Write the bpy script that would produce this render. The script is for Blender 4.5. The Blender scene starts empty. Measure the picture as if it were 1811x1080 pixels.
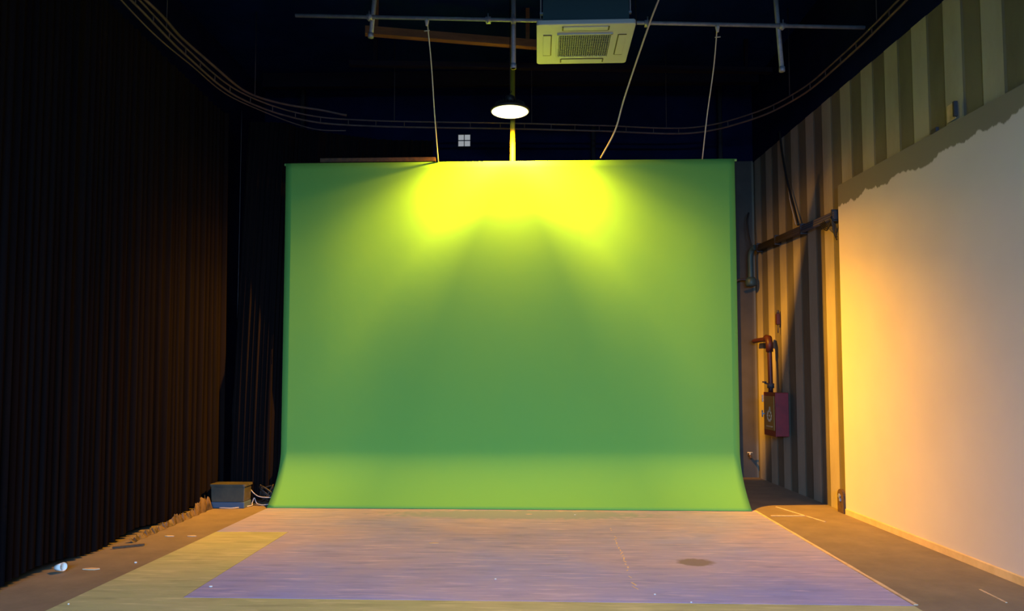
import bpy, bmesh, math, random
from mathutils import Vector, Matrix
random.seed(7)
C = bpy.context.scene.collection
S = bpy.context.scene
PI = math.pi

# ------------------------------------------------------------------ camera
cam_d = bpy.data.cameras.new('camera')
cam_d.sensor_fit = 'HORIZONTAL'; cam_d.sensor_width = 36.0
cam_d.lens = 1308.0 / 1811.0 * 36.0
cam_d.shift_y = 61.0 / 1811.0
cam_d.clip_start = 0.05; cam_d.clip_end = 200
cam = bpy.data.objects.new('camera', cam_d); C.objects.link(cam)
cam.location = (0, 0, 1.5)
cam.rotation_euler = (math.radians(90 + 3.3), 0, math.atan(46.5 / 1308.0))
S.camera = cam

# ------------------------------------------------------------------ world, daylight, exposure
w = bpy.data.worlds.new('world'); S.world = w; w.use_nodes = True
w.node_tree.nodes['Background'].inputs[0].default_value = (0.20, 0.40, 0.9, 1)
w.node_tree.nodes['Background'].inputs[1].default_value = 0.2
S.view_settings.view_transform = 'Standard'; S.view_settings.look = 'None'
S.view_settings.gamma = 1.0; S.view_settings.exposure = 0.0
S.view_settings.use_curve_mapping = False

# daylight coming in through the open loading door behind the camera
al = bpy.data.lights.new('daylight', 'AREA'); al.shape = 'RECTANGLE'; al.size = 6.4; al.size_y = 3.6
al.energy = 5200; al.color = (0.29, 0.57, 1.0)
ao = bpy.data.objects.new('daylight', al); C.objects.link(ao)
ao.location = (0.4, -6.5, 4.25); ao.rotation_euler = (math.radians(90), 0, 0)
ao.rotation_euler = (math.radians(82), 0, 0)

# ------------------------------------------------------------------ materials
def mat(name, col, rough=0.7, metal=0.0, noise=None, bump=0.0, bscale=40, emit=None, spec=0.3, sheen=0):
    """noise = (other colour, scale, low, high, (stretch xyz))"""
    m = bpy.data.materials.new(name); m.use_nodes = True
    nt = m.node_tree; n = nt.nodes; l = nt.links; p = n['Principled BSDF']
    p.inputs['Base Color'].default_value = (*col, 1)
    p.inputs['Roughness'].default_value = rough; p.inputs['Metallic'].default_value = metal
    p.inputs['Specular IOR Level'].default_value = spec
    tc = n.new('ShaderNodeTexCoord')
    if noise:
        c2, sc, lo, hi = noise[:4]; st = noise[4] if len(noise) > 4 else (1, 1, 1)
        mp = n.new('ShaderNodeMapping'); mp.inputs['Scale'].default_value = st
        l.new(tc.outputs['Object'], mp.inputs[0])
        t = n.new('ShaderNodeTexNoise'); t.inputs['Scale'].default_value = sc
        t.inputs['Detail'].default_value = 6; t.inputs['Roughness'].default_value = 0.65
        l.new(mp.outputs[0], t.inputs['Vector'])
        r = n.new('ShaderNodeValToRGB'); r.color_ramp.elements[0].position = lo; r.color_ramp.elements[1].position = hi
        r.color_ramp.elements[0].color = (*col, 1); r.color_ramp.elements[1].color = (*c2, 1)
        l.new(t.outputs['Fac'], r.inputs[0]); l.new(r.outputs[0], p.inputs['Base Color'])
    if bump:
        t2 = n.new('ShaderNodeTexNoise'); t2.inputs['Scale'].default_value = bscale; t2.inputs['Detail'].default_value = 5
        l.new(tc.outputs['Object'], t2.inputs['Vector'])
        b = n.new('ShaderNodeBump'); b.inputs['Strength'].default_value = bump; b.inputs['Distance'].default_value = 0.01
        l.new(t2.outputs['Fac'], b.inputs['Height']); l.new(b.outputs[0], p.inputs['Normal'])
    if emit:
        p.inputs['Emission Color'].default_value = (*emit[0], 1); p.inputs['Emission Strength'].default_value = emit[1]
    return m

M = {}
M['concrete'] = mat('concrete', (0.165, 0.13, 0.095), 0.75, noise=((0.215, 0.17, 0.12), 3.5, 0.35, 0.7), bump=0.25, bscale=25)
M['black_paint'] = mat('black_paint', (0.004, 0.007, 0.03), 0.8, noise=((0.006, 0.01, 0.045), 2, 0.4, 0.7), spec=0.0)
M['ceiling_paint'] = mat('ceiling_paint', (0.002, 0.008, 0.045), 0.8, noise=((0.004, 0.016, 0.08), 0.8, 0.4, 0.7), spec=0.0)
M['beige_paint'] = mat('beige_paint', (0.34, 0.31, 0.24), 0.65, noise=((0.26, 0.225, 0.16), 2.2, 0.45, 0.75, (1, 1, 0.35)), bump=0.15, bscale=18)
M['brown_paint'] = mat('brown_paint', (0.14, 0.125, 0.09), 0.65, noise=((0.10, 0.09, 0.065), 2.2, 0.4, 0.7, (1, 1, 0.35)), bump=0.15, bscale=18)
M['dark_band'] = mat('shaded_brown_paint', (0.06, 0.052, 0.042), 0.7, noise=((0.045, 0.04, 0.033), 3, 0.4, 0.7))  # far wall bands, colour darkened to stand for weaker daylight there
M['curtain'] = mat('curtain_cloth', (0.0075, 0.0055, 0.0055), 0.95, noise=((0.0045, 0.004, 0.005), 5, 0.35, 0.7, (1, 1, 0.08)), spec=0.0)
M['steel'] = mat('steel', (0.30, 0.33, 0.38), 0.5, 0.3, noise=((0.2, 0.22, 0.26), 12, 0.4, 0.7))
M['dark_steel'] = mat('dark_steel', (0.045, 0.04, 0.045), 0.6, 0.2)
M['rust'] = mat('rusty_steel', (0.10, 0.055, 0.025), 0.8, noise=((0.05, 0.035, 0.025), 20, 0.4, 0.65))
M['rail'] = mat('rail_steel', (0.13, 0.085, 0.07), 0.6, 0.2, noise=((0.07, 0.05, 0.045), 9, 0.4, 0.7))
M['white_plastic'] = mat('white_plastic', (0.41, 0.42, 0.38), 0.45)
M['groove'] = mat('groove_plastic', (0.07, 0.06, 0.03), 0.6)
M['grille'] = mat('grille_plastic', (0.17, 0.17, 0.16), 0.5)
M['dark'] = mat('dark_plastic', (0.01, 0.01, 0.012), 0.6)
M['rope'] = mat('rope', (0.50, 0.46, 0.42), 0.8)
M['black_cable'] = mat('black_cable', (0.015, 0.013, 0.012), 0.5)
M['white_cable'] = mat('white_cable', (0.38, 0.36, 0.36), 0.5)
M['red_paint'] = mat('red_paint', (0.20, 0.010, 0.015), 0.45, noise=((0.14, 0.008, 0.012), 8, 0.4, 0.7))
M['red_pipe'] = mat('red_pipe_paint', (0.045, 0.010, 0.010), 0.5)
M['emblem'] = mat('emblem_paint', (0.6, 0.52, 0.35), 0.5)
M['door_panel'] = mat('door_panel', (0.33, 0.20, 0.05), 0.5)
M['teal_pipe'] = mat('teal_pipe', (0.035, 0.07, 0.075), 0.5, 0.2)
M['wood'] = mat('beam_wood', (0.20, 0.10, 0.045), 0.8, noise=((0.12, 0.06, 0.03), 5, 0.4, 0.7, (0.2, 2, 2)))
M['dark_wood'] = mat('dark_beam', (0.012, 0.011, 0.02), 0.8, spec=0.0)
M['lamp_emit'] = mat('lamp_lens', (0.9, 0.85, 0.6), 0.4, emit=((1.0, 0.92, 0.56), 1.7))
M['housing'] = mat('lamp_housing', (0.03, 0.03, 0.03), 0.5, 0.4)
M['pole'] = mat('pole_paint', (0.40, 0.36, 0.03), 0.6)
M['tape'] = mat('tape', (0.62, 0.46, 0.30), 0.7, noise=((0.4, 0.3, 0.2), 9, 0.45, 0.75))
M['crate'] = mat('crate_plastic', (0.075, 0.068, 0.045), 0.35, noise=((0.04, 0.04, 0.035), 6, 0.4, 0.7))
M['crate_blue'] = mat('crate_blue_plastic', (0.06, 0.095, 0.14), 0.35)
M['film'] = mat('dusty_film', (0.12, 0.075, 0.035), 0.6, noise=((0.025, 0.018, 0.014), 7, 0.42, 0.6, (1, 1, 1)))
M['chip'] = mat('white_chip', (0.75, 0.72, 0.66), 0.7)
M['pane'] = mat('lit_pane', (0.3, 0.3, 0.3), 0.4, emit=((0.92, 0.96, 1.0), 0.30))
M['skirting'] = mat('skirting_wood', (0.70, 0.50, 0.26), 0.7, noise=((0.55, 0.38, 0.18), 4, 0.4, 0.7))
M['outdoor'] = mat('yard_asphalt', (0.08, 0.08, 0.08), 0.9)

# green cloth: vertical seams (pattern of the cloth) as thin slightly lighter lines
def green_mat():
    m = mat('green_cloth', (0.120, 0.36, 0.072), 0.8, noise=((0.128, 0.365, 0.068), 1.6, 0.35, 0.7), bump=0.06, bscale=9, spec=0.15)
    return m
M['green'] = green_mat()
M['green_back'] = mat('hem_cloth', (0.30, 0.62, 0.16), 0.8)

# lavender and olive floor sheets with streaky wear
def sheet_mat(name, base, worn, stain=None):
    m = bpy.data.materials.new(name); m.use_nodes = True
    nt = m.node_tree; n = nt.nodes; l = nt.links; p = n['Principled BSDF']
    p.inputs['Roughness'].default_value = 0.6; p.inputs['Specular IOR Level'].default_value = 0.25
    tc = n.new('ShaderNodeTexCoord')
    def noise(scale, st, det=6):
        mp = n.new('ShaderNodeMapping'); mp.inputs['Scale'].default_value = st; l.new(tc.outputs['Object'], mp.inputs[0])
        t = n.new('ShaderNodeTexNoise'); t.inputs['Scale'].default_value = scale; t.inputs['Detail'].default_value = det
        t.inputs['Roughness'].default_value = 0.6
        l.new(mp.outputs[0], t.inputs['Vector']); return t.outputs['Fac']
    def ramp(src, a, b):
        r = n.new('ShaderNodeMapRange'); r.inputs['From Min'].default_value = a; r.inputs['From Max'].default_value = b
        l.new(src, r.inputs['Value']); return r.outputs[0]
    def mix(f, a, b):
        x = n.new('ShaderNodeMix'); x.data_type = 'RGBA'; l.new(f, x.inputs['Factor'])
        for sock, v in ((x.inputs['A'], a), (x.inputs['B'], b)):
            if isinstance(v, tuple): sock.default_value = (*v, 1)
            else: l.new(v, sock)
        return x.outputs['Result']
    c = mix(ramp(noise(0.9, (1, 1, 1)), 0.35, 0.68), base, worn)
    dark = tuple(v * 0.72 for v in base)
    c = mix(ramp(noise(3.2, (0.6, 3.2, 1)), 0.50, 0.78), c, dark)
    c = mix(ramp(noise(7.0, (0.35, 2.6, 1), 8), 0.53, 0.74), c, tuple(min(1, v * 1.35) for v in worn))
    if stain:
        for (sx, sy, rx, ry, col) in stain:
            mp = n.new('ShaderNodeMapping'); mp.vector_type = 'POINT'
            mp.inputs['Location'].default_value = (-sx / rx, -sy / ry, 0); mp.inputs['Scale'].default_value = (1 / rx, 1 / ry, 0)
            l.new(tc.outputs['Object'], mp.inputs[0])
            ad = n.new('ShaderNodeMixRGB'); ad.blend_type = 'ADD'; ad.inputs[0].default_value = 0.8
            nn = n.new('ShaderNodeTexNoise'); nn.inputs['Scale'].default_value = 9; l.new(tc.outputs['Object'], nn.inputs['Vector'])
            ln = n.new('ShaderNodeVectorMath'); ln.operation = 'LENGTH'; l.new(mp.outputs[0], ln.inputs[0])
            ml = n.new('ShaderNodeMath'); ml.operation = 'MULTIPLY_ADD'; ml.inputs[1].default_value = 1.0
            l.new(nn.outputs['Fac'], ml.inputs[0]); l.new(ln.outputs['Value'], ml.inputs[2])
            c = mix(ramp(ml.outputs[0], 1.55, 1.25), c, col)
    l.new(c, p.inputs['Base Color'])
    bt = n.new('ShaderNodeBump'); bt.inputs['Strength'].default_value = 0.25; bt.inputs['Distance'].default_value = 0.008
    l.new(noise(14, (0.5, 2, 1)), bt.inputs['Height']); l.new(bt.outputs[0], p.inputs['Normal'])
    return m
M['lavender'] = sheet_mat('lavender_sheet', (0.25, 0.27, 0.60), (0.35, 0.30, 0.46),
                          stain=[(1.31, 6.32, 0.16, 0.14, (0.18, 0.15, 0.20)), (-0.2, 8.5, 1.6, 0.30, (0.19, 0.26, 0.46))])
M['olive'] = sheet_mat('olive_sheet', (0.33, 0.36, 0.20), (0.42, 0.40, 0.23))

# dry-wall panel: off-white coat that stops short of the top edge in a ragged line, grey primer above
def panel_mat():
    m = bpy.data.materials.new('panel_coat'); m.use_nodes = True
    nt = m.node_tree; n = nt.nodes; l = nt.links; p = n['Principled BSDF']
    p.inputs['Roughness'].default_value = 0.8; p.inputs['Specular IOR Level'].default_value = 0.2
    tc = n.new('ShaderNodeTexCoord'); sp = n.new('ShaderNodeSeparateXYZ'); l.new(tc.outputs['Object'], sp.inputs[0])
    mp = n.new('ShaderNodeMapping'); mp.inputs['Scale'].default_value = (0, 1, 0.15); l.new(tc.outputs['Object'], mp.inputs[0])
    t = n.new('ShaderNodeTexNoise'); t.inputs['Scale'].default_value = 1.7; t.inputs['Detail'].default_value = 7; t.inputs['Roughness'].default_value = 0.62
    l.new(mp.outputs[0], t.inputs['Vector'])
    a = n.new('ShaderNodeMath'); a.operation = 'MULTIPLY_ADD'; a.inputs[1].default_value = 0.42
    l.new(t.outputs['Fac'], a.inputs[0]); l.new(sp.outputs['Z'], a.inputs[2])
    r = n.new('ShaderNodeMapRange'); r.inputs['From Min'].default_value = 3.735; r.inputs['From Max'].default_value = 3.75
    l.new(a.outputs[0], r.inputs['Value'])
    t2 = n.new('ShaderNodeTexNoise'); t2.inputs['Scale'].default_value = 1.3; t2.inputs['Detail'].default_value = 5
    l.new(tc.outputs['Object'], t2.inputs['Vector'])
    r2 = n.new('ShaderNodeValToRGB'); r2.color_ramp.elements[0].position = .35; r2.color_ramp.elements[1].position = .7
    r2.color_ramp.elements[0].color = (0.60, 0.54, 0.52, 1); r2.color_ramp.elements[1].color = (0.56, 0.50, 0.48, 1)
    l.new(t2.outputs['Fac'], r2.inputs[0])
    x = n.new('ShaderNodeMix'); x.data_type = 'RGBA'; l.new(r.outputs[0], x.inputs['Factor'])
    l.new(r2.outputs[0], x.inputs['A']); x.inputs['B'].default_value = (0.20, 0.18, 0.14, 1)
    l.new(x.outputs['Result'], p.inputs['Base Color'])
    return m
M['panel'] = panel_mat()

# ------------------------------------------------------------------ mesh helpers
def bx(bm, c, s, rot=None, mi=0):
    r = bmesh.ops.create_cube(bm, size=1.0)['verts']
    bmesh.ops.scale(bm, vec=s, verts=r)
    if rot is not None: bmesh.ops.rotate(bm, matrix=rot, verts=r)
    bmesh.ops.translate(bm, vec=c, verts=r)
    for f in {f for v in r for f in v.link_faces}: f.material_index = mi
    return r
def tube(bm, pts, rad, seg=8, caps=True):
    pts = [Vector(p) for p in pts]; rings = []
    up = None
    for i, p in enumerate(pts):
        t = (pts[min(i + 1, len(pts) - 1)] - pts[max(i - 1, 0)]).normalized()
        if up is None:
            up = Vector((0, 0, 1)) if abs(t.z) < 0.9 else Vector((1, 0, 0))
        a = (up - t * up.dot(t)).normalized(); b = t.cross(a); up = a
        rr = rad[i] if isinstance(rad, (list, tuple)) else rad
        rings.append([bm.verts.new(p + (a * math.cos(2 * PI * k / seg) + b * math.sin(2 * PI * k / seg)) * rr) for k in range(seg)])
    for i in range(len(rings) - 1):
        for k in range(seg):
            f = bm.faces.new((rings[i][k], rings[i][(k + 1) % seg], rings[i + 1][(k + 1) % seg], rings[i + 1][k])); f.smooth = True
    if caps:
        bm.faces.new(rings[0][::-1]); bm.faces.new(rings[-1])
def lathe(bm, prof, c=(0, 0, 0), seg=40):
    """prof: list of (r, z); closes to the axis where r == 0"""
    c = Vector(c); rings = []
    for r, z in prof:
        if r < 1e-6: rings.append([bm.verts.new(c + Vector((0, 0, z)))])
        else: rings.append([bm.verts.new(c + Vector((r * math.cos(2 * PI * k / seg), r * math.sin(2 * PI * k / seg), z))) for k in range(seg)])
    for a, b in zip(rings, rings[1:]):
        for k in range(seg):
            k2 = (k + 1) % seg
            if len(a) == 1 and len(b) == 1: continue
            if len(a) == 1: f = bm.faces.new((a[0], b[k2], b[k]))
            elif len(b) == 1: f = bm.faces.new((a[k], a[k2], b[0]))
            else: f = bm.faces.new((a[k], a[k2], b[k2], b[k]))
            f.smooth = True
def prism(bm, poly, z0, z1):
    lo = [bm.verts.new((x, y, z0)) for x, y in poly]; hi = [bm.verts.new((x, y, z1)) for x, y in poly]
    bm.faces.new(hi); bm.faces.new(lo[::-1])
    for i in range(len(poly)):
        j = (i + 1) % len(poly); bm.faces.new((lo[i], lo[j], hi[j], hi[i]))
def obj(name, bm, m, parent=None, bevel=0, label=None, loc=None):
    bmesh.ops.recalc_face_normals(bm, faces=bm.faces)
    me = bpy.data.meshes.new(name); bm.to_mesh(me); bm.free()
    for x in (m if isinstance(m, (list, tuple)) else [m]): me.materials.append(M[x])
    o = bpy.data.objects.new(name, me); C.objects.link(o)
    if parent:
        o.parent = parent
        o.location = -(WL[parent.name]) if parent.name in WL and loc is None else (loc or (0, 0, 0))
        WL[o.name] = Vector((0, 0, 0))
    elif loc: o.location = loc
    if bevel:
        b = o.modifiers.new('bevel', 'BEVEL'); b.width = bevel; b.segments = 2; b.limit_method = 'ANGLE'
    if label: o['label'] = label
    return o
WL = {}     # world location of the thing empties, so parts can be modelled in world coordinates
def thing(name, label, cat, loc, group=None):
    o = bpy.data.objects.new(name, None); C.objects.link(o); o.empty_display_size = 0.1
    o.location = loc; WL[o.name] = Vector(loc)
    o['label'] = label; o['category'] = cat
    if group: o['group'] = group
    return o
def tag(o, label, cat, group=None, kind=None):
    o['label'] = label; o['category'] = cat
    if group: o['group'] = group
    if kind: o['kind'] = kind
    return o
def struct(name, bm, m, parent=None, label=None):
    o = obj(name, bm, m, parent)
    if not parent: o['kind'] = 'structure'
    if label: o['label'] = label
    return o
def B(): return bmesh.new()
def catmull(P, n=8):
    P = [Vector(p) for p in P]; out = []
    Q = [P[0] * 2 - P[1]] + P + [P[-1] * 2 - P[-2]]
    for i in range(1, len(Q) - 2):
        p0, p1, p2, p3 = Q[i - 1:i + 3]
        for k in range(n):
            t = k / n
            out.append(0.5 * ((2 * p1) + (p2 - p0) * t + (2 * p0 - 5 * p1 + 4 * p2 - p3) * t * t + (3 * p1 - p0 - 3 * p2 + p3) * t ** 3))
    out.append(P[-1]); return out

# ------------------------------------------------------------------ structure
YB = 11.95                                   # far wall
YF = -3.2                                    # wall with the open loading door
def xr(y): return 3.49 + (11.76 - y) * 0.0245   # right wall line
def zr(y): return 4.90 + (y - 6.5) * 0.030      # top of the banded part of the right wall

bm = B(); bx(bm, (0, 4.3, -0.05), (11, 15.6, 0.1)); struct('floor', bm, 'concrete')
bm = B(); bx(bm, (0, 4.3, 6.4), (11, 15.6, 0.1)); struct('ceiling', bm, 'ceiling_paint')
bm = B(); bx(bm, (-4.6, 4.3, 3.15), (0.1, 15.6, 6.5)); struct('wall_left', bm, 'black_paint')
# unseen front wall: piers by the loading door, header placed to block daylight higher up
bm = B(); bx(bm, (-4.1, YF, 3.15), (1.9, 0.15, 6.5)); bx(bm, (4.2, YF, 3.15), (1.6, 0.15, 6.5)); bx(bm, (0.12, YF, 4.85), (6.6, 0.15, 3.1))
struct('wall_front', bm, 'black_paint')
bm = B(); bx(bm, (0, -9, -0.06), (30, 11.3, 0.1)); struct('ground', bm, 'outdoor')

# banded corrugated wall: wide pressed ribs, alternate bands painted beige and brown
def corrugated(bm, pts_of, y0, y1, zt, per=0.53, depth=0.006, phase=0.0):
    """pts_of(s, d, z) -> world point, s along the wall, d outward (into the room)"""
    s = math.floor((y0 - phase) / per) * per + phase
    prof = []
    while s < y1:
        # light band flush, dark band recessed
        for ds, d in ((0.0, 0.0), (0.26, 0.0), (0.285, -depth), (0.505, -depth)):
            if y0 <= s + ds <= y1: prof.append((s + ds, d, 0 if ds in (0.0, 0.285) else 1, ds))
        s += per
    prof.append((y1, prof[-1][1], 0, prof[-1][3])); prof.insert(0, (y0, prof[0][1] if prof[0][3] in (0.26, 0.505) else 0.0, 0, 0.0))
    vs = []
    for (a, d, k, ds) in prof:
        vs.append((bm.verts.new(pts_of(a, d, 0)), bm.verts.new(pts_of(a, d, zt(a)))))
    for i in range(len(vs) - 1):
        f = bm.faces.new((vs[i][0], vs[i + 1][0], vs[i + 1][1], vs[i][1]))
        f.material_index = 0 if prof[i][3] == 0.0 else 1
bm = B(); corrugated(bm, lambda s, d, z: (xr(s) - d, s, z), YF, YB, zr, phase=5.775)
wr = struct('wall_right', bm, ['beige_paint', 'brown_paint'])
so = wr.modifiers.new('solid', 'SOLIDIFY'); so.thickness = 0.05; so.offset = 0; 
wr.modifiers.remove(so)
bm = B(); bx(bm, (xr(4.3) + 0.17, 4.3, 3.15), (0.1, 15.6, 6.5), Matrix.Rotation(math.radians(1.40), 3, 'Z'))
bm2 = bm
struct('wall_right_backing', bm, 'black_paint')
bm = B()   # black upper part standing flush over the banded wall
v = [bm.verts.new(p) for p in ((xr(YF) + .0, YF, zr(YF)), (xr(YB), YB, zr(YB)), (xr(YB), YB, 6.4), (xr(YF), YF, 6.4),
                               (xr(YF) + .1, YF, zr(YF)), (xr(YB) + .1, YB, zr(YB)), (xr(YB) + .1, YB, 6.4), (xr(YF) + .1, YF, 6.4))]
for q in ((0, 1, 2, 3), (7, 6, 5, 4), (0, 4, 5, 1), (3, 2, 6, 7), (0, 3, 7, 4), (1, 5, 6, 2)): bm.faces.new([v[i] for i in q])
struct('wall_right_upper', bm, 'black_paint')
bm = B(); corrugated(bm, lambda s, d, z: (s, YB + 0.0 - d, z), -4.6, 3.62, lambda s: 5.09, per=0.53, phase=3.46 - 0.53 * 3)
struct('wall_back', bm, ['brown_paint', 'dark_band'])  # darker colours than the right wall, in place of dimmer daylight
bm = B(); bx(bm, (-0.5, YB + 0.03, 5.75), (8.4, 0.06, 1.32)); bx(bm, (-0.5, YB + 0.12, 3.15), (8.4, 0.06, 6.5))
struct('wall_back_upper', bm, 'black_paint')

# plastered panel on the right wall with a pale skirting
def xp(y): return xr(y) - 0.055
bm = B(); Y0, Y1 = YF + 0.1, 8.68
n = 24
cols = []
for i in range(n + 1):
    y = Y0 + (Y1 - Y0) * i / n; zt = 3.80 - (8.6 - y) * 0.03
    cols.append([bm.verts.new((xp(y), y, 0.0)), bm.verts.new((xp(y), y, zt)), bm.verts.new((xr(y) + 0.0, y, zt)), bm.verts.new((xr(y) + 0.0, y, 0.0))])
for a, b in zip(cols, cols[1:]):
    for k in range(4): bm.faces.new((a[k], a[(k + 1) % 4], b[(k + 1) % 4], b[k]))
bm.faces.new(cols[0]); bm.faces.new(cols[-1][::-1])
pn = obj('plastered_panel', bm, 'panel')
tag(pn, 'long off-white plastered panel on the right wall with a bare grey strip along its top', 'wall panel')
bm = B()
cols = []
for i in range(n + 1):
    y = Y0 + (8.66 - Y0) * i / n; h = 0.062
    cols.append([bm.verts.new((xp(y) - 0.016, y, 0.001)), bm.verts.new((xp(y) - 0.016, y, h)), bm.verts.new((xp(y) - .001, y, h + 0.006)), bm.verts.new((xp(y) - .001, y, 0.001))])
for a, b in zip(cols, cols[1:]):
    for k in range(4): bm.faces.new((a[k], a[(k + 1) % 4], b[(k + 1) % 4], b[k]))
bm.faces.new(cols[0]); bm.faces.new(cols[-1][::-1])
o = obj('baseboard_right', bm, 'skirting'); o['kind'] = 'structure'

# ------------------------------------------------------------------ green screen
XL, XR_, YS, ZT = -3.235, 2.47, 9.25, 4.31
gs = thing('green_screen', 'huge green cloth backdrop curving forward onto the floor', 'backdrop', (-0.38, 8.95, 0))
bm = B(); NX, prof = 72, []
for i in range(44): prof.append((YS, ZT - (ZT - 0.64) * i / 44))
for i in range(21):
    z = 0.64 * (1 - i / 20); prof.append((YS - 0.415 * (1 - z / 0.64) ** 2, z + 0.006))
def wob(x, z):
    k = min(1, max(0, (ZT - z) / 1.0))
    return k * (0.007 * math.sin(x * 1.7 + z * 0.25) + 0.0025 * math.sin(x * 5.1 - z * 0.2))
grid = []
for (y, z) in prof:
    row = []
    for j in range(NX + 1):
        x = XL + (XR_ - XL) * j / NX
        if z < 0.65: x += 0.012 * (1 - z / 0.65) * (1 if j == NX else (-1 if j == 0 else 0))
        k = 1 if z > 0.64 else max(0.0, z / 0.64)
        # the bottom edge runs very slightly forward to the right
        yy = y + wob(x, z) * k - 0.03 * (1 - min(1, z / 0.64)) * (x - XL) / (XR_ - XL)
        row.append(bm.verts.new((x, yy, z)))
    grid.append(row)
for a, b in zip(grid, grid[1:]):
    for j in range(NX): f = bm.faces.new((a[j], b[j], b[j + 1], a[j + 1])); f.smooth = True
cl = obj('cloth', bm, 'green', gs)
so = cl.modifiers.new('thick', 'SOLIDIFY'); so.thickness = 0.004; so.offset = -1
for x in (-2.62, -1.33, 0.52, 1.48):   # stitched seams: thin raised ridges
    bm = B(); tube(bm, [(x, YS - 0.002 + wob(x, z), z) for z in [3.9 - 0.25 * i for i in range(12)]], 0.0022, 5); obj('seam', bm, 'green', gs)
bm = B(); tube(bm, [(XL - 0.02, YS + 0.016, ZT - 0.012), (XR_ + 0.03, YS + 0.016, ZT - 0.012)], 0.016, 12)
obj('top_rod', bm, 'green_back', gs)

# ------------------------------------------------------------------ floor sheets and tapes
bm = B(); prism(bm, [(-2.48, 5.18), (2.52, 5.16), (2.52, 8.90), (-3.24, 8.90), (-3.24, 7.44), (-2.51, 7.45)], 0.0005, 0.004)
tag(obj('floor_sheet', bm, 'lavender'), 'lavender blue scuffed floor covering in front of the green backdrop', 'floor covering')
bm = B(); prism(bm, [(-3.24, 2.5), (2.52, 2.5), (2.52, 5.155), (-2.485, 5.175), (-2.515, 7.445), (-3.24, 7.435)], 0.0005, 0.004)
tag(obj('floor_sheet', bm, 'olive'), 'olive yellow floor covering along the left and front of the lavender one', 'floor covering')
def strip(name, a, b, wd, label, z=0.0045, m='tape'):
    a, b = Vector((*a, 0)), Vector((*b, 0)); d = (b - a).normalized(); nrm = Vector((-d.y, d.x, 0)) * wd / 2
    bm = B(); N = 14; pts = []
    L, Rr = [], []
    for i in range(N + 1):
        p = a.lerp(b, i / N); j = 1 + 0.25 * math.sin(i * 2.7)
        L.append((p + nrm * j).to_tuple()[:2]); Rr.append((p - nrm * j).to_tuple()[:2])
    prism(bm, L + Rr[::-1], 0.0005, z)
    return tag(obj(name, bm, m), label, 'tape')
strip('edge_tape', (2.535, 8.86), (2.545, 5.18), 0.028, 'pale tape along the right edge of the lavender floor covering', 0.006)
strip('floor_tape', (2.62, 8.545), (3.02, 8.555), 0.035, 'short pale tape running crosswise on concrete beside the backdrop corner')
strip('floor_tape', (2.87, 9.15), (3.09, 8.20), 0.018, 'pale tape running lengthwise on concrete right of the backdrop corner')
strip('floor_tape', (3.20, 5.58), (3.19, 5.26), 0.014, 'thin pale tape mark on the concrete at the lower right')
bm = B()
for i in range(26):
    t = i / 25; y = 7.73 - 2.5 * t
    if random.random() < 0.25: continue
    bx(bm, (0.745 - 0.045 * t + random.uniform(-.008, .008), y, 0.0048), (random.uniform(.006, .016), random.uniform(.03, .10), 0.0015), Matrix.Rotation(random.uniform(-.4, .4), 3, 'Z'))
tag(obj('dried_glue_line', bm, 'tape'), 'broken line of dried glue across the lavender floor covering', 'glue line', kind='stuff')

# ------------------------------------------------------------------ high-bay lamp
LX, LY, LZ = -0.345, 8.99, 4.85
lamp = thing('high_bay_lamp', 'round glowing warm high-bay lamp hanging above the green backdrop', 'lamp', (LX, LY, LZ))
bm = B(); lathe(bm, [(0, 0.006), (0.21, 0.006), (0.234, 0.0), (0.243, 0.012), (0.243, 0.03), (0.22, 0.045), (0.0, 0.045)], (LX, LY, LZ), 48); obj('rim', bm, 'housing', lamp)
bm = B(); lathe(bm, [(0, -0.022), (0.08, -0.021), (0.16, -0.016), (0.22, -0.004), (0.233, 0.004), (0, 0.004)], (LX, LY, LZ), 48); obj('lens', bm, 'lamp_emit', lamp)
bm = B()
for k in range(28):
    a = 2 * PI * k / 28
    bx(bm, (LX + 0.125 * math.cos(a), LY + 0.125 * math.sin(a), LZ + 0.075), (0.12, 0.005, 0.06), Matrix.Rotation(a, 3, 'Z'))
lathe(bm, [(0, 0.045), (0.07, 0.045), (0.065, 0.12), (0, 0.12)], (LX, LY, LZ), 24)
obj('heat_sink', bm, 'housing', lamp)
bm = B(); lathe(bm, [(0, 0.12), (0.06, 0.12), (0.06, 0.19), (0.05, 0.20), (0, 0.20)], (LX, LY, LZ), 24); obj('driver_box', bm, 'housing', lamp)
bm = B(); tube(bm, [(LX, LY, LZ + 0.19), (LX, LY, LZ + 0.24), (LX + .02, LY, LZ + 0.26), (LX, LY, LZ + 0.28), (LX - .02, LY, LZ + .26)], 0.006, 6); obj('hook', bm, 'housing', lamp)
bm = B(); tube(bm, [(LX, LY, LZ + 0.27), (LX, LY, 6.36)], 0.005, 6); obj('suspension_cord', bm, 'black_cable', lamp)
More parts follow.
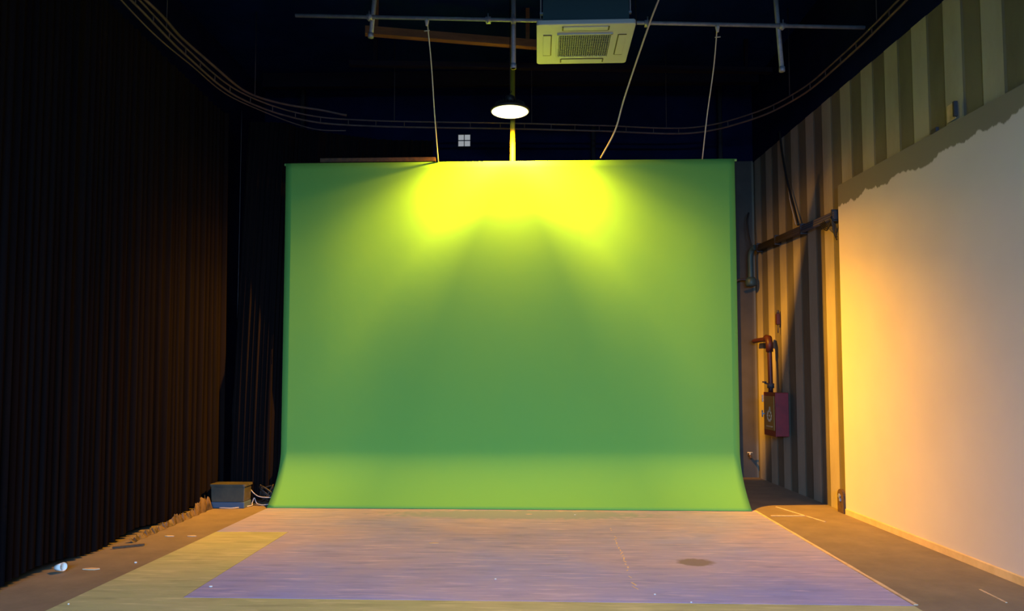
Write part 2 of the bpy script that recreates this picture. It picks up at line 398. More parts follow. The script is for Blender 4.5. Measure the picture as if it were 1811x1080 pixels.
# its light: batwing distribution, dimmer straight down, cut off towards the horizon
ld = bpy.data.lights.new('lamp_light', 'SPOT'); ld.energy = 5200; ld.color = (1, 1, 1)
ld.spot_size = math.radians(176); ld.spot_blend = 0.15; ld.shadow_soft_size = 0.05
ld.use_nodes = True; nt = ld.node_tree; n = nt.nodes; l = nt.links; em = n['Emission']
tc = n.new('ShaderNodeTexCoord'); sp = n.new('ShaderNodeSeparateXYZ'); l.new(tc.outputs['Normal'], sp.inputs[0])
ab = n.new('ShaderNodeMath'); ab.operation = 'ABSOLUTE'; l.new(sp.outputs['Z'], ab.inputs[0])
cr = n.new('ShaderNodeValToRGB'); l.new(ab.outputs[0], cr.inputs[0])
BEAM = [(0.0, 0.0), (0.14, 0.012), (0.30, 0.06), (0.42, 0.24), (0.56, 0.70), (0.68, 0.95), (0.80, 1.0), (0.88, 0.62), (0.94, 0.34), (1.0, 0.36)]
els = cr.color_ramp.elements
while len(els) < len(BEAM): els.new(0.5)
for e, (p_, v_) in zip(els, BEAM): e.position = p_; e.color = (v_, v_, v_, 1)
mx = n.new('ShaderNodeMix'); mx.data_type = 'RGBA'; mx.blend_type = 'MULTIPLY'; mx.inputs['Factor'].default_value = 1
l.new(cr.outputs[0], mx.inputs['A']); mx.inputs['B'].default_value = (1.0, 0.42, 0.012, 1)
fw = n.new('ShaderNodeMapRange'); l.new(sp.outputs['Y'], fw.inputs['Value'])     # weaker forward, away from the backdrop
fw.inputs['From Min'].default_value = -0.05; fw.inputs['From Max'].default_value = -0.55; fw.inputs['To Min'].default_value = 1.0; fw.inputs['To Max'].default_value = 0.24
l.new(fw.outputs[0], em.inputs['Strength'])
l.new(mx.outputs['Result'], em.inputs['Color'])
lo = bpy.data.objects.new('lamp_light', ld); C.objects.link(lo); lo.parent = lamp; lo.location = (0, 0, -0.10)

# ------------------------------------------------------------------ ceiling cassette air conditioner
AX0, AX1, AY0, AY1, AZ = -0.01, 0.935, 6.86, 7.74, 4.90
ac = thing('air_conditioner', 'white square ceiling cassette air conditioner with a dark central grille', 'air conditioner', ((AX0 + AX1) / 2, (AY0 + AY1) / 2, AZ))
cx, cy = (AX0 + AX1) / 2, (AY0 + AY1) / 2
bm = B()
def rrect(x0, y0, x1, y1, r, n=5):
    out = []
    for (ax, ay, s) in ((x1 - r, y1 - r, 0), (x0 + r, y1 - r, 1), (x0 + r, y0 + r, 2), (x1 - r, y0 + r, 3)):
        for k in range(n + 1):
            a = (s + k / n) * PI / 2; out.append((ax + r * math.cos(a), ay + r * math.sin(a)))
    return out
prism(bm, rrect(AX0, AY0, AX1, AY1, 0.035), AZ, AZ + 0.045)
obj('face_panel', bm, 'white_plastic', ac, bevel=0.006)
bm = B(); bx(bm, (cx, cy, AZ + 0.175), (0.82, 0.80, 0.26)); obj('body', bm, 'teal_pipe', ac)
g = 0.255
bm = B(); bx(bm, (cx, cy, AZ - 0.002), (2 * g, 2 * g * 0.93, 0.004)); gr = obj('intake_grille', bm, 'dark', ac)
bm = B()
for k in range(23):
    t = -g + 2 * g * (k + 0.5) / 23
    bx(bm, (cx + t, cy, AZ - 0.007), (0.009, 2 * g * 0.93, 0.008))
for k in range(14):
    t = (-g + 2 * g * (k + 0.5) / 14) * 0.93
    bx(bm, (cx, cy + t, AZ - 0.006), (2 * g, 0.006, 0.006))
o = obj('slat', bm, 'grille', gr); o.location = (0, 0, 0)
bm = B()
for s in (-1, 1):
    bx(bm, (cx + s * (g + 0.008), cy, AZ - 0.006), (0.016, 2 * g * 0.93 + .03, 0.012)); bx(bm, (cx, cy + s * (g * .93 + 0.008), AZ - 0.006), (2 * g + .03, 0.016, 0.012))
obj('grille_frame', bm, 'white_plastic', ac)
for (dx, dy, sx, sy) in ((-0.37, 0, 0.075, 0.44), (0.37, 0, 0.075, 0.44), (0, -0.355, 0.44, 0.07), (0, 0.355, 0.44, 0.07)):
    bm = B(); bx(bm, (cx + dx, cy + dy, AZ - 0.003), (sx, sy, 0.006)); lv = obj('louvre', bm, 'white_plastic', ac, bevel=0.002)
    bm = B()
    if sx < sy:
        s = 1 if dx < 0 else -1
        bx(bm, (cx + dx + s * (sx / 2 + .004), cy, AZ - 0.002), (0.014, sy, 0.006))
        for q in (-1, 1): bx(bm, (cx + dx, cy + q * sy / 2, AZ - 0.003), (sx, 0.008, 0.007))
    else:
        s = 1 if dy < 0 else -1
        bx(bm, (cx, cy + dy + s * (sy / 2 + .004), AZ - 0.002), (sx, 0.014, 0.006))
        for q in (-1, 1): bx(bm, (cx + q * sx / 2, cy + dy, AZ - 0.003), (0.014, sy, 0.007))
    obj('gap', bm, 'groove', lv)
for sx in (-1, 1):
    for sy in (-1, 1):
        bm = B(); tube(bm, [(cx + sx * .43, cy + sy * .33, AZ + .15), (cx + sx * .43, cy + sy * .33, 6.36)], 0.006, 6); bx(bm, (cx + sx * .42, cy + sy * .33, AZ + .16), (.04, .03, .02))
        obj('hanger_rod', bm, 'steel', ac)

# ------------------------------------------------------------------ hanging pipe frame
pf = thing('lighting_pipe', 'long pale horizontal steel pipe under the black ceiling', 'pipe', (0.4, 8.0, 5.5))
def pz(x): return 5.62 - (x + 2.72) / 6.29 * 0.25
bm = B(); tube(bm, [(-2.72, 8, pz(-2.72)), (3.57, 8, pz(3.57))], 0.021, 12); obj('pipe', bm, 'steel', pf)
def coupler(x, y, z, par, r=0.032):
    bm = B(); tube(bm, [(x - 0.03, y, z), (x + 0.03, y, z)], r, 10); bx(bm, (x, y + 0.03, z), (0.05, 0.05, 0.05)); tube(bm, [(x, y - .03, z - .055), (x, y - .03, z + .055)], 0.008, 6)
    return obj('clamp', bm, 'steel', par)
for x in (-1.88, -1.9 + 1.35, -0.27, 1.21, 2.68): coupler(x, 8.0, pz(x), pf)
def drop(xt, xb, zb, label):
    t = thing('drop_pipe', label, 'pipe', (xb, 8.065, zb), 'vertical drop pipes')
    bm = B(); tube(bm, [(xt, 8.065, 6.34), (xb, 8.065, zb)], 0.026, 12); obj('pipe', bm, 'steel', t)
    bm = B(); lathe(bm, [(0, 0), (0.032, 0), (0.032, 0.05), (0, 0.05)], (xb, 8.065, zb), 14); obj('end_cap', bm, 'steel', t)
drop(-1.80, -1.88, 5.38, 'leftmost vertical steel drop pipe, ending just below the horizontal pipe')
drop(-0.27, -0.27, 5.00, 'vertical steel drop pipe above the round lamp')
drop(2.60, 2.69, 4.92, 'vertical steel drop pipe near the right wall')

# ropes and cables
def rope(name, pts, r, m, label, cat='rope', n=8, seg=6, group=None):
    bm = B(); tube(bm, catmull(pts, n), r, seg)
    return tag(obj(name, bm, m), label, cat, group)
def hangrope(x0, z0, x1, label):
    t = thing('hanging_rope', label, 'rope', (x1, YS, ZT))
    bm = B(); tube(bm, catmull([(x0, 7.97, z0 - 0.02), (x0 + (x1 - x0) * .3 + .01, 8.34, z0 - .02 - (z0 - ZT) * .29), (x0 + (x1 - x0) * .65, 8.80, z0 - (z0 - ZT) * .645), (x1, YS - 0.002, ZT)], 8), 0.0075, 6)
    obj('rope', bm, 'rope', t)
    bm = B(); lathe(bm, [(0, -.035), (.014, -.03), (.02, 0), (.026, .03), (.014, .04), (0, .045)], (x0, 7.97, z0 - .07), 12)
    obj('knot', bm, 'rope', t); bm = B(); tube(bm, [(x0 - .03, 7.97, z0 - .16), (x0 + .03, 7.97, z0 - .155)], .006, 5); obj('toggle', bm, 'rope', t)
hangrope(-1.23, pz(-1.23), -1.27, 'thin pale rope from the horizontal pipe to the backdrop, left of the lamp')
hangrope(1.97, pz(1.97), 2.07, 'thin pale rope from the horizontal pipe to the backdrop, right of the air conditioner')
rope('slack_rope', [(1.42, 7.3, 5.9), (1.30, 7.7, 5.60), (1.235, 7.90, 5.45), (1.13, 8.3, 5.17), (1.03, 8.75, 4.88), (0.95, 9.0, 4.60), (0.80, 9.32, 4.36)], 0.010, 'rope',
     'thicker slack rope passing beside the air conditioner down behind the backdrop')
rope('thin_cable', [(1.09, 7.9, 6.36), (1.07, 7.92, 5.9), (1.085, 7.96, 5.42)], 0.006, 'black_cable', 'thin dark cable dropping beside the right edge of the air conditioner', 'cable')

# ------------------------------------------------------------------ curved curtain rail (ladder-like) and its cables
RP = [(-3.70, -3.0), (-3.74, 2.0), (-3.80, 5.0), (-3.84, 6.74), (-3.88, 7.83), (-3.79, 9.03), (-3.26, 9.84), (-2.39, 10.14), (-0.41, 10.32), (0.88, 10.46), (2.2, 10.60), (2.94, 10.06), (3.30, 9.28), (3.42, 8.38), (3.48, 7.1), (3.50, 4.0), (3.5, -1.0)]
RL = catmull([(x, y, 5.14) for x, y in RP], 14)
rail = thing('curtain_rail', 'curved double curtain rail sweeping round the room under the ceiling', 'curtain rail', (-0.4, 10.32, 5.14))
bm = B(); tube(bm, [p + Vector((0, 0, 0.045)) for p in RL], 0.011, 6); obj('upper_rail', bm, 'rail', rail)
bm = B(); tube(bm, [p - Vector((0, 0, 0.035)) for p in RL], 0.013, 6); obj('lower_rail', bm, 'rail', rail)
acc = 0; bm = B()
for a, b in zip(RL, RL[1:]):
    acc += (b - a).length
    if acc > 0.33:
        acc = 0; bm = B(); tube(bm, [b - Vector((0, 0, .035)), b + Vector((0, 0, .045))], 0.006, 5); obj('rung', bm, 'rail', rail)
acc = 0
for a, b in zip(RL, RL[1:]):
    acc += (b - a).length
    if acc > 1.9:
        acc = 0; bm = B(); tube(bm, [b + Vector((0, 0, .045)), (b.x, b.y, 6.36)], 0.005, 5); obj('hanger', bm, 'dark_steel', rail)
cp = [p for p in RL if p.x < -2.6 and p.y > 3.5]
def jit(s, dz, k): return [p + Vector((0.03 * math.sin(i * k), 0.02 * math.cos(i * k * 1.3), dz + s * math.sin(i * k * .7))) for i, p in enumerate(cp)]
for (nm, s, dz, k, r, m_, lb) in (('cable_bundle', 0.028, 0.115, 0.31, 0.016, 'rail', 'dark cable bundle lying on top of the curved rail at the left'),
                                  ('cable_bundle', 0.035, -0.10, 0.23, 0.008, 'rail', 'loose pale cord tied under the curved rail at the left')):
    bm = B(); tube(bm, jit(s, dz, k), r, 6); tag(obj(nm, bm, m_), lb, 'cable')

# ------------------------------------------------------------------ black curtains (pleated)
def curtain(name, path, seed, amp, label, ztop=4.97, zb=0.02, part_pleat=0.16, top_shift=0.0):
    rnd = random.Random(seed)
    P = catmull([(x, y, 0) for x, y in path], 30)
    # arc-length resample
    L = [0]
    for a, b in zip(P, P[1:]): L.append(L[-1] + (b - a).length)
    N = int(L[-1] / 0.018); pts = []
    j = 0
    for i in range(N + 1):
        s = L[-1] * i / N
        while j < len(L) - 2 and L[j + 1] < s: j += 1
        t = (s - L[j]) / max(1e-6, L[j + 1] - L[j]); p = P[j].lerp(P[j + 1], t); d = (P[j + 1] - P[j]).normalized()
        pts.append((p, Vector((-d.y, d.x, 0)), s))
    # irregular pleats
    ph = 0; phs = []; fr = 1
    for i in range(N + 1):
        if i % 9 == 0: fr = rnd.uniform(0.45, 1.7)
        ph += 0.018 * 2 * PI / part_pleat * fr; phs.append(ph)
    a1 = [rnd.uniform(0, 6.28) for _ in range(6)]
    bm = B(); rows = []
    NZ = 26
    for k in range(NZ + 1):
        h = k / NZ; z = ztop + (zb - ztop) * h; row = []
        for i, (p, nn, s) in enumerate(pts):
            am = amp(s / L[-1]) * (0.55 + 0.6 * h)
            sl = 0.5 * math.sin(h * 2.2 + a1[0] + s * 0.9) * (h)
            d = am * (math.sin(phs[i] + sl) + 0.45 * math.sin(phs[i] * 2.13 + a1[1] + h * 1.2) + 0.25 * math.sin(phs[i] * .37 + a1[2]))
            zz = z
            if k == NZ: zz = z + 0.03 + 0.03 * math.sin(s * 4.3 + a1[3])
            q = p + nn * d; row.append(bm.verts.new((q.x, q.y + top_shift * (1 - h) ** 1.5, zz)))
        rows.append(row)
    for a, b in zip(rows, rows[1:]):
        for i in range(N): f = bm.faces.new((a[i], a[i + 1], b[i + 1], b[i])); f.smooth = True
    return tag(obj(name, bm, 'curtain'), label, 'curtain')
curtain('black_curtain', [(-3.86, -2.9), (-3.86, 0), (-3.86, 3), (-3.88, 5.2), (-3.94, 6.8), (-4.02, 8.3), (-4.05, 8.9), (-4.03, 9.3)], 3,
        lambda u: 0.016 + 0.035 * max(0, (u - 0.62) / 0.38) ** 1.5, 'long black curtain covering the whole left wall', part_pleat=0.13)
curtain('black_curtain', [(-3.85, 9.15), (-3.62, 9.16), (-3.42, 9.19), (-3.33, 9.25), (-3.27, 9.37), (-3.1, 9.5), (-2.3, 9.9), (-1.5, 10.0)], 5,
        lambda u: 0.035, 'black curtain hanging in deep folds behind the left edge of the green backdrop', part_pleat=0.085, top_shift=0.4)

# dusty ragged film along the foot of the long curtain
bm = B(); N = 110; lo_, hi_ = [], []
rnd = random.Random(11)
for i in range(N + 1):
    y = 6.9 + (8.78 - 6.9) * i / N; x = -3.80 - (y - 6.9) * 0.045
    u = i / N; h = 0.02 + 0.03 * rnd.random() + 0.13 * u * u * (0.5 + 0.5 * math.sin(y * 9.0)) + 0.06 * u * rnd.random()
    lo_.append(bm.verts.new((x + 0.01 * math.sin(y * 31), y, 0.002))); hi_.append(bm.verts.new((x - 0.03 + 0.012 * math.sin(y * 47), y, h)))
for i in range(N): bm.faces.new((lo_[i], lo_[i + 1], hi_[i + 1], hi_[i]))
o = obj('plastic_film', bm, 'film'); so = o.modifiers.new('t', 'SOLIDIFY'); so.thickness = 0.002
tag(o, 'dusty torn plastic film along the foot of the long left curtain', 'plastic film')

# crate with cables beside the curtain gap
cr_ = thing('plastic_crate', 'low grey translucent plastic crate standing in the gap between the black curtains', 'crate', (-3.76, 9.03, 0))
bm = B()
def taper(bm, x0, y0, x1, y1, z0, z1, f):
    cx_, cy_ = (x0 + x1) / 2, (y0 + y1) / 2
    a = [bm.verts.new((x, y, z0)) for x, y in ((x0, y0), (x1, y0), (x1, y1), (x0, y1))]
    b = [bm.verts.new((cx_ + (x - cx_) * f, cy_ + (y - cy_) * f, z1)) for x, y in ((x0, y0), (x1, y0), (x1, y1), (x0, y1))]
    bm.faces.new(a[::-1]); bm.faces.new(b)
    for i in range(4): bm.faces.new((a[i], a[(i + 1) % 4], b[(i + 1) % 4], b[i]))
taper(bm, -3.92, 8.82, -3.52, 9.03, 0.075, 0.26, 1.03); obj('bin', bm, 'crate', cr_, bevel=0.01)
bm = B(); taper(bm, -3.925, 8.815, -3.515, 9.035, 0.002, 0.075, 1.0); obj('base', bm, 'crate_blue', cr_, bevel=0.008, label='bluish crate base')
bm = B(); prism(bm, rrect(-3.94, 8.80, -3.50, 9.05, 0.03), 0.26, 0.285); obj('lid', bm, 'crate', cr_)
rope('floor_cable', [(-3.80, 8.78, 0.012), (-3.62, 8.78, 0.012), (-3.49, 8.96, 0.012), (-3.50, 9.02, 0.03), (-3.48, 9.04, 0.09), (-3.44, 9.02, 0.03), (-3.36, 8.99, 0.015), (-3.25, 9.0, 0.025), (-3.20, 9.02, 0.012)], 0.006, 'white_cable',
     'pale cable snaking on the floor from the crate to behind the backdrop', 'cable')
rope('floor_cable', [(-3.58, 9.10, 0.22), (-3.50, 9.06, 0.15), (-3.42, 9.03, 0.11), (-3.32, 9.02, 0.10), (-3.25, 9.04, 0.10)], 0.006, 'white_cable',
     'pale cable looping above the floor behind the crate', 'cable')
rnd = random.Random(4); bpts = []
for i in range(26):
    a = i * 1.9; bpts.append((-3.34 + 0.10 * math.cos(a) * rnd.uniform(.5, 1), 9.08 + 0.05 * math.sin(a) * rnd.uniform(.4, 1), 0.04 + 0.22 * rnd.random()))
rope('cable_coil', bpts, 0.011, 'black_cable', 'tangled heap of black cable on the floor behind the left edge of the backdrop', 'cable', n=5, seg=5)

# hanging wires in the curtain gap
rope('hanging_wire', [(-3.93, 9.50, 5.1), (-3.92, 9.48, 2.5), (-3.94, 9.44, 1.0), (-3.90, 9.42, 0.55), (-3.92, 9.40, 0.20), (-3.93, 9.42, 0.006)], 0.004, 'dark_steel', 'thin wire hanging in the gap between the black curtains', 'wire')

# stick, cup, chips on the floor
bm = B(); bx(bm, (-3.735, 6.71, 0.014), (0.262, 0.022, 0.018), Matrix.Rotation(math.atan2(.14, .21), 3, 'Z')); tag(obj('wooden_stick', bm, 'rust', bevel=0.004), 'dark stick lying on concrete by the foot of the left curtain', 'stick')
cu = thing('paper_cup', 'small crumpled white cup lying at the foot of the left curtain', 'cup', (-3.80, 5.84, 0))
bm = B(); vs0 = len(bm.verts); lathe(bm, [(0, 0), (.024, 0), (.033, .075), (.030, .075), (.022, .004), (0, .004)], (0, 0, 0), 16)
bmesh.ops.rotate(bm, matrix=Matrix.Rotation(math.radians(80), 3, 'Y') @ Matrix.Rotation(.3, 3, 'X'), verts=bm.verts[:]); bmesh.ops.translate(bm, vec=(-3.83, 5.84, .034), verts=bm.verts[:]); obj('body', bm, 'chip', cu)
bm = B(); lathe(bm, [(0.032, -.002), (.035, 0), (.032, .003)], (0, 0, .075), 16)
bmesh.ops.rotate(bm, matrix=Matrix.Rotation(math.radians(80), 3, 'Y') @ Matrix.Rotation(.3, 3, 'X'), verts=bm.verts[:]); bmesh.ops.translate(bm, vec=(-3.83, 5.84, .034), verts=bm.verts[:]); obj('rim', bm, 'chip', cu)
chips = [((-3.36, 6.15), .018, 'white paint chip on concrete at the left, nearest the dark stick'), ((-3.18, 4.99), .014, 'white paint chip on olive covering in the lower left corner'),
         ((-2.41, 5.45), .020, 'white paint chip at the left tip of the lavender covering'), ((-0.33, 5.73), .016, 'white paint chip on lavender covering near its front middle'),
         ((-0.97, 6.97), .045, 'long pale scrap on lavender covering left of its middle'), ((-0.11, 8.52), .034, 'pale scrap just in front of the foot of the backdrop, at its middle'),
         ((0.41, 8.5), .018, 'small pale chip in front of the backdrop foot, right of its middle'), ((0.82, 5.36), .014, 'white chip beside the near end of the dried glue line'),
         ((1.04, 5.18), .012, 'small chip on the front edge of the lavender covering right of the glue line'), ((-3.39, 7.22), .040, 'pale scrap on concrete beside the olive covering corner'),
         ((-3.61, 7.21), .040, 'pale scrap on concrete behind the dark stick'), ((-3.60, 5.93), .06, 'broad pale dust flake on concrete beside the small white cup')]
for i, ((x, y), s, lb) in enumerate(chips):
    rnd = random.Random(i); bm = B(); k = 7
    el = 2.6 if s > .03 else 1.2
    prism(bm, [(x + s * el * .5 * math.cos(2 * PI * j / k) * rnd.uniform(.7, 1.1), y + s * .5 * math.sin(2 * PI * j / k) * rnd.uniform(.7, 1.1)) for j in range(k)], 0.0042 if -3.24 < x < 2.5 and y < 8.9 else 0.0005, 0.0095 if s < .03 else .0065)
    tag(obj('paint_chip', bm, 'chip' if s < .03 else 'tape'), lb, 'paint chip', 'pale chips scattered on the floor')

# ------------------------------------------------------------------ right wall fittings
# long dark cable trunking with cables
tr = thing('cable_trunking', 'dark cable trunking running along the banded right wall towards the far corner', 'trunking', (3.44, 10.1, 3.5))
bm = B(); a, b = Vector((xr(8.72) - .07, 8.72, 3.47)), Vector((xr(11.6) - .07, 11.6, 3.60))
for dz, r in ((0.03, 0.020), (-0.03, 0.026), (0.0, 0.022)): tube(bm, [a + Vector((0, 0, dz)), b + Vector((0, 0, dz))], r, 8)
obj('duct', bm, 'dark_steel', tr)
for t in (0.02, 0.36, 0.7, 0.98):
    p = a.lerp(b, t); bm = B(); bx(bm, p + Vector((.02, 0, 0)), (0.09, 0.03, 0.14)); obj('bracket', bm, 'dark_steel', tr)
rnd = random.Random(8)
for q in range(4):
    bm = B(); y0 = 8.75 + q * .02
    tube(bm, catmull([(xr(9) - .09, 9.0 + q * .05, 3.46), (xr(9) - .10, 8.9, 3.38 - q * .02), (xr(9) - .08, 8.80, 3.36 + q * .03), (xr(9) - .11, 8.74, 3.42), (xr(9) - .07, 8.72 + q * .01, 3.34 - q * .035), (xr(9) - .06, 8.71, 3.26 - q * .03)], 5), 0.008, 5)
    obj('loose_wire', bm, 'black_cable', tr)
dp = thing('corner_pipe', 'short teal down pipe with flanged end in the far right corner', 'pipe', (3.35, 11.72, 3.08))
bm = B(); tube(bm, catmull([(3.41, 11.62, 3.62), (3.38, 11.70, 3.60), (3.36, 11.74, 3.50), (3.36, 11.74, 3.3), (3.36, 11.74, 3.12)], 5), 0.045, 12); obj('pipe', bm, 'teal_pipe', dp)
bm = B(); lathe(bm, [(0, 0), (.07, 0), (.085, .03), (.085, .10), (.06, .14), (0, .14)], (3.36, 11.74, 3.02), 18); obj('flange', bm, 'teal_pipe', dp)
bm = B(); tube(bm, catmull([(3.30, 11.74, 3.12), (3.22, 11.74, 3.13), (3.15, 11.74, 3.11), (3.08, 11.76, 3.07)], 5), 0.018, 6); obj('lever', bm, 'dark_steel', dp)
rope('corner_cable', [(3.36, 11.7, 3.66), (3.33, 11.72, 3.85), (3.32, 11.74, 4.05), (3.35, 11.76, 4.2)], 0.014, 'black_cable', 'short black cable rising from the corner pipe', 'cable')
rope('wall_cable', [(xr(10.6) - .03, 10.62, 5.12), (xr(10.5) - .04, 10.50, 4.75), (xr(10.3) - .05, 10.30, 4.3), (xr(10.1) - .05, 10.08, 3.9), (xr(10) - .06, 9.90, 3.6)], 0.016, 'black_cable',
     'thick black cable slanting down the banded right wall to the trunking', 'cable')
rope('wall_cable', [(xr(10.3) - .04, 10.34, 4.3), (xr(10.2) - .05, 10.2, 3.98), (xr(10.1) - .06, 9.98, 3.62)], 0.006, 'rope', 'thin pale cord beside the thick black cable on the right wall', 'cable')
# fire hose cabinet
X1 = xr(10.5) - 0.035; X0 = 3.30
fb = thing('fire_hose_cabinet', 'red fire hose cabinet with a white emblem on the banded right wall', 'fire cabinet', (3.42, 10.72, 0.74))
bm = B(); bx(bm, ((X0 + .02 + X1) / 2, 10.73, 1.055), (X1 - X0 - .02, 0.52, 0.61)); obj('body', bm, 'red_paint', fb, bevel=0.006)
bm = B(); bx(bm, (X0 + .010, 10.73, 1.055), (0.02, 0.53, 0.62)); dr = obj('door', bm, 'red_paint', fb, bevel=0.004)
bm = B(); bx(bm, (X0 - .003, 10.73, 1.07), (0.006, 0.43, 0.48)); obj('window_panel', bm, 'door_panel', dr, label='orange-brown door panel')
bm = B()
for k in range(10):      # round hose-like emblem
    a = 2 * PI * k / 10; bx(bm, (X0 - .008, 10.73 + .09 * math.cos(a), 1.03 + .07 * math.sin(a)), (.004, .035, .035))
bx(bm, (X0 - .008, 10.71, 1.13), (.004, .05, .06)); bx(bm, (X0 - .008, 10.73, 1.03), (.004, .06, .02)); bx(bm, (X0 - .008, 10.73, .88), (.004, .26, .018))
obj('emblem', bm, 'emblem', dr, label='pale round emblem')
bm = B(); tube(bm, [(X0 - .03, 10.97, 1.0), (X0 - .03, 10.97, 1.10)], .01, 6); bx(bm, (X0 - .015, 10.97, 1.05), (.03, .02, .02)); obj('handle', bm, 'steel', dr)
for z in (1.27, 1.24): pass
bm = B(); bx(bm, (X0 - .015, 11.0, 1.27), (.02, .02, .10)); obj('hinge', bm, 'tape', fb)
rp = thing('fire_water_pipe', 'dark red water pipe with an elbow above the fire hose cabinet', 'pipe', (3.38, 10.95, 1.4))
bm = B(); tube(bm, catmull([(3.385, 10.93, 1.36), (3.385, 10.94, 1.7), (3.385, 10.96, 2.04), (3.385, 11.00, 2.12), (3.385, 11.12, 2.14), (3.385, 11.5, 2.15), (3.385, 11.72, 2.15)], 6), 0.035, 12); obj('pipe', bm, 'red_pipe', rp)
bm = B(); tube(bm, [(3.385, 10.95, 1.95), (3.385, 10.955, 2.08), (3.385, 10.99, 2.15), (3.385, 11.08, 2.16)], 0.052, 12); obj('elbow', bm, 'red_pipe', rp)
bm = B(); lathe(bm, [(0, 0), (.05, 0), (.05, .07), (0, .07)], (3.385, 10.93, 1.42), 14); tube(bm, [(3.30, 10.95, 1.50), (3.385, 10.93, 1.47)], .012, 6); lathe(bm, [(0, -.01), (.03, -.01), (.03, .01), (0, .01)], (3.30, 10.95, 1.51), 12)
obj('valve', bm, 'dark_steel', rp)
al_ = thing('alarm_box', 'small dark red alarm box high on the right wall above the fire cabinet', 'alarm box', (3.47, 10.83, 2.34))
bm = B(); bx(bm, (3.475, 10.83, 2.42), (.05, .07, .16)); obj('body', bm, 'red_pipe', al_, bevel=.006)
bm = B(); lathe(bm, [(0, 0), (.02, 0), (.02, .05), (0, .05)], (3.475, 10.83, 2.50), 10); obj('top_knob', bm, 'dark_steel', al_)
bm = B(); tube(bm, [(3.475, 10.83, 2.34), (3.475, 10.83, 2.22)], .008, 6); obj('conduit', bm, 'dark_steel', al_)
sp_ = thing('wall_tap', 'small brass tap low in the far right corner', 'tap', (3.33, 11.86, 0.30))
bm = B(); tube(bm, [(3.33, 11.92, .35), (3.33, 11.83, .35), (3.33, 11.81, .31)], .018, 8); obj('spout', bm, 'rust', sp_)
bm = B(); tube(bm, [(3.33, 11.86, .35), (3.33, 11.86, .40)], .01, 6); tube(bm, [(3.29, 11.86, .40), (3.37, 11.86, .40)], .009, 6); obj('handle', bm, 'emblem', sp_)
# steel foot plate at the end of the panel
fp = thing('steel_foot_plate', 'rusty arched steel plate at the foot of the wall beside the plastered panel', 'metal plate', (3.5, 8.77, 0))
bm = B(); out = [(-.085, 0), (.085, 0), (.085, .20)] + [(.085 * math.cos(a), .20 + .07 * math.sin(a)) for a in [PI * k / 8 for k in range(1, 8)]] + [(-.085, .20)]
va = [bm.verts.new((xr(8.77) - .045, 8.775 + u, v + .002)) for u, v in out]; vb = [bm.verts.new((xr(8.77) - .075, 8.775 + u, v + .002)) for u, v in out]
bm.faces.new(va); bm.faces.new(vb[::-1])
for i in range(len(out)): j = (i + 1) % len(out); bm.faces.new((va[i], va[j], vb[j], vb[i]))
obj('plate', bm, 'rust', fp)
bm = B(); bx(bm, (xr(8.77) - .082, 8.79, .19), (.014, .04, .04), Matrix.Rotation(.6, 3, 'X')); bx(bm, (xr(8.77) - .082, 8.77, .15), (.014, .03, .03)); obj('bolt', bm, 'steel', fp)
# peeled paper hook above the panel edge
ph = thing('wall_hook', 'small dark metal hook with a scrap of paper above the plastered panel edge', 'hook', (3.55, 6.4, 3.78))
bm = B(); bx(bm, (xr(6.4) - .05, 6.34, 3.84), (.03, .025, .13)); obj('hook', bm, 'dark_steel', ph)
bm = B(); bx(bm, (xr(6.4) - .02, 6.45, 3.85), (.006, .13, .15)); obj('paper_scrap', bm, 'tape', ph)
ph2 = B(); bx(ph2, (xr(6.6) - .05, 6.66, 3.76), (.03, .09, .04)); tag(obj('wall_bracket', ph2, 'dark_steel', bevel=.004), 'small dark bracket on the top edge of the plastered panel, left of the hook', 'bracket')

# ------------------------------------------------------------------ things over and behind the screen
bm = B(); bx(bm, (-2.07, 9.36, 4.375), (1.5, 0.05, 0.05)); tag(obj('wooden_batten', bm, 'rust'), 'brown wooden batten lying behind the top left of the backdrop', 'batten')
po = thing('support_pole', 'slim pole right behind the round lamp, rising above the backdrop', 'pole', (-0.325, 9.37, 0))
bm = B(); tube(bm, [(-0.325, 9.37, 0.02), (-0.325, 9.37, 6.34)], 0.032, 14); obj('post', bm, 'pole', po)
bm = B(); bx(bm, (-0.325, 9.37, 0.01), (.2, .16, .02)); obj('base_plate', bm, 'dark_steel', po)
for x, zt, lb in ((-3.84, 6.34, 'thin dark steel post above the left end of the backdrop'), (0.89, 5.6, 'short thin steel post behind the backdrop, right of the lamp'), (2.91, 6.34, 'thin dark steel post above the right end of the backdrop')):
    t = thing('steel_post', lb, 'post', (x, 11.72, 0))
    bm = B(); tube(bm, [(x, 11.72, 0.015), (x, 11.72, zt)], 0.035, 10); obj('post', bm, 'dark_steel', t)
    bm = B(); bx(bm, (x, 11.72, .008), (.16, .16, .016)); obj('base_plate', bm, 'dark_steel', t)
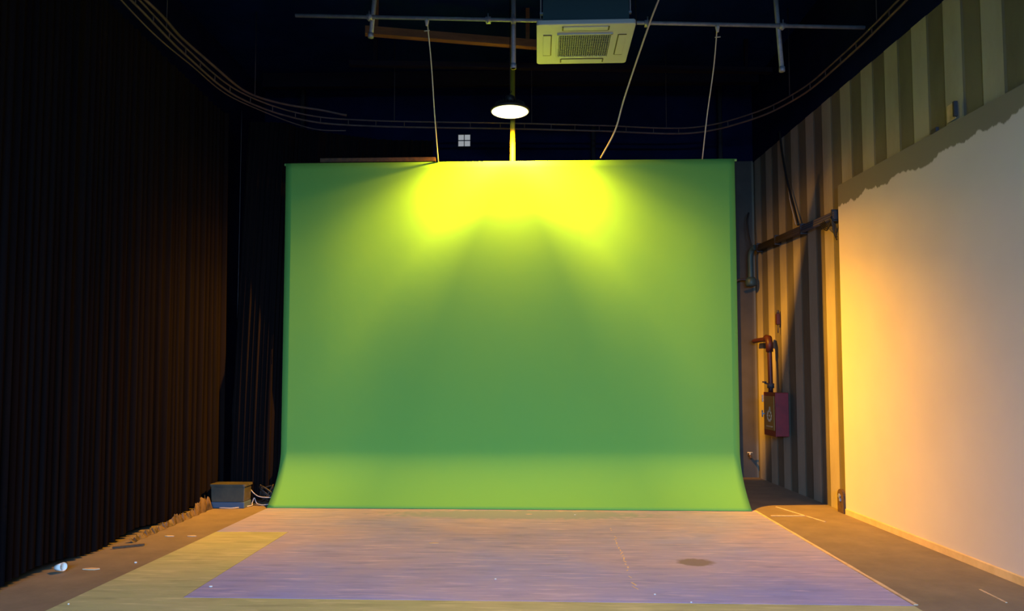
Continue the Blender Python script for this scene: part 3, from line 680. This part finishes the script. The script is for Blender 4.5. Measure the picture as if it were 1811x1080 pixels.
# little lit four-pane window high in the far wall
wx, wz = -1.21, 5.475
wn = bpy.data.objects.new('window_1', None); C.objects.link(wn); wn.location = (wx, YB - .02, wz); WL['window_1'] = Vector(wn.location); wn['kind'] = 'structure'
for sx in (-1, 1):
    for sz in (-1, 1):
        bm = B(); bx(bm, (wx + sx * .052, YB - .012, wz + sz * .052), (.092, .012, .092)); obj('pane', bm, 'pane', wn)
bm = B()
for s in (-1, 0, 1):
    bx(bm, (wx + s * .103, YB - .018, wz), (.012, .03, .218)); bx(bm, (wx, YB - .018, wz + s * .103), (.218, .03, .012))
obj('frame', bm, 'dark_steel', wn)
# ceiling beams
for (x0, y0, x1, y1, z, hh, m_, lb) in ((-2.15, 8.92, 0.0, 9.38, 5.88, .07, 'wood', 'brown timber ceiling beam above and left of the lamp'),
        (-2.6, 9.9, 3.3, 10.35, 5.9, .05, 'dark_wood', 'dark ceiling beam running across behind the lamp'),
        (-4.3, 6.4, 3.4, 6.5, 6.22, .16, 'dark_wood', 'dark ceiling joist nearest the front, above the air conditioner'),
        (-4.3, 11.2, 3.4, 11.3, 6.22, .16, 'dark_wood', 'dark ceiling joist at the far end of the hall')):
    a, b = Vector((x0, y0, z)), Vector((x1, y1, z)); d = b - a
    bm = B(); bx(bm, (a + b) / 2, (d.length, 0.09, hh * 1.4), Matrix.Rotation(math.atan2(d.y, d.x), 3, 'Z'))
    if z < 6:
        for t in (.06, .94): p = a.lerp(b, t); bx(bm, (p.x, p.y, (z + 6.36) / 2), (.05, .05, 6.36 - z))
    tag(obj('ceiling_beam', bm, m_), lb, 'beam')
dt = thing('ventilation_duct', 'dark teal duct at the ceiling above the air conditioner', 'duct', (0.5, 6.9, 6.1))
bm = B(); tube(bm, [(0.5, 6.95, 5.9), (0.5, 6.95, 6.34)], 0.18, 20); obj('duct', bm, 'teal_pipe', dt)
bm = B(); lathe(bm, [(0, 0), (.21, 0), (.21, .03), (0, .03)], (0.5, 6.95, 5.9), 24); obj('flange', bm, 'teal_pipe', dt)
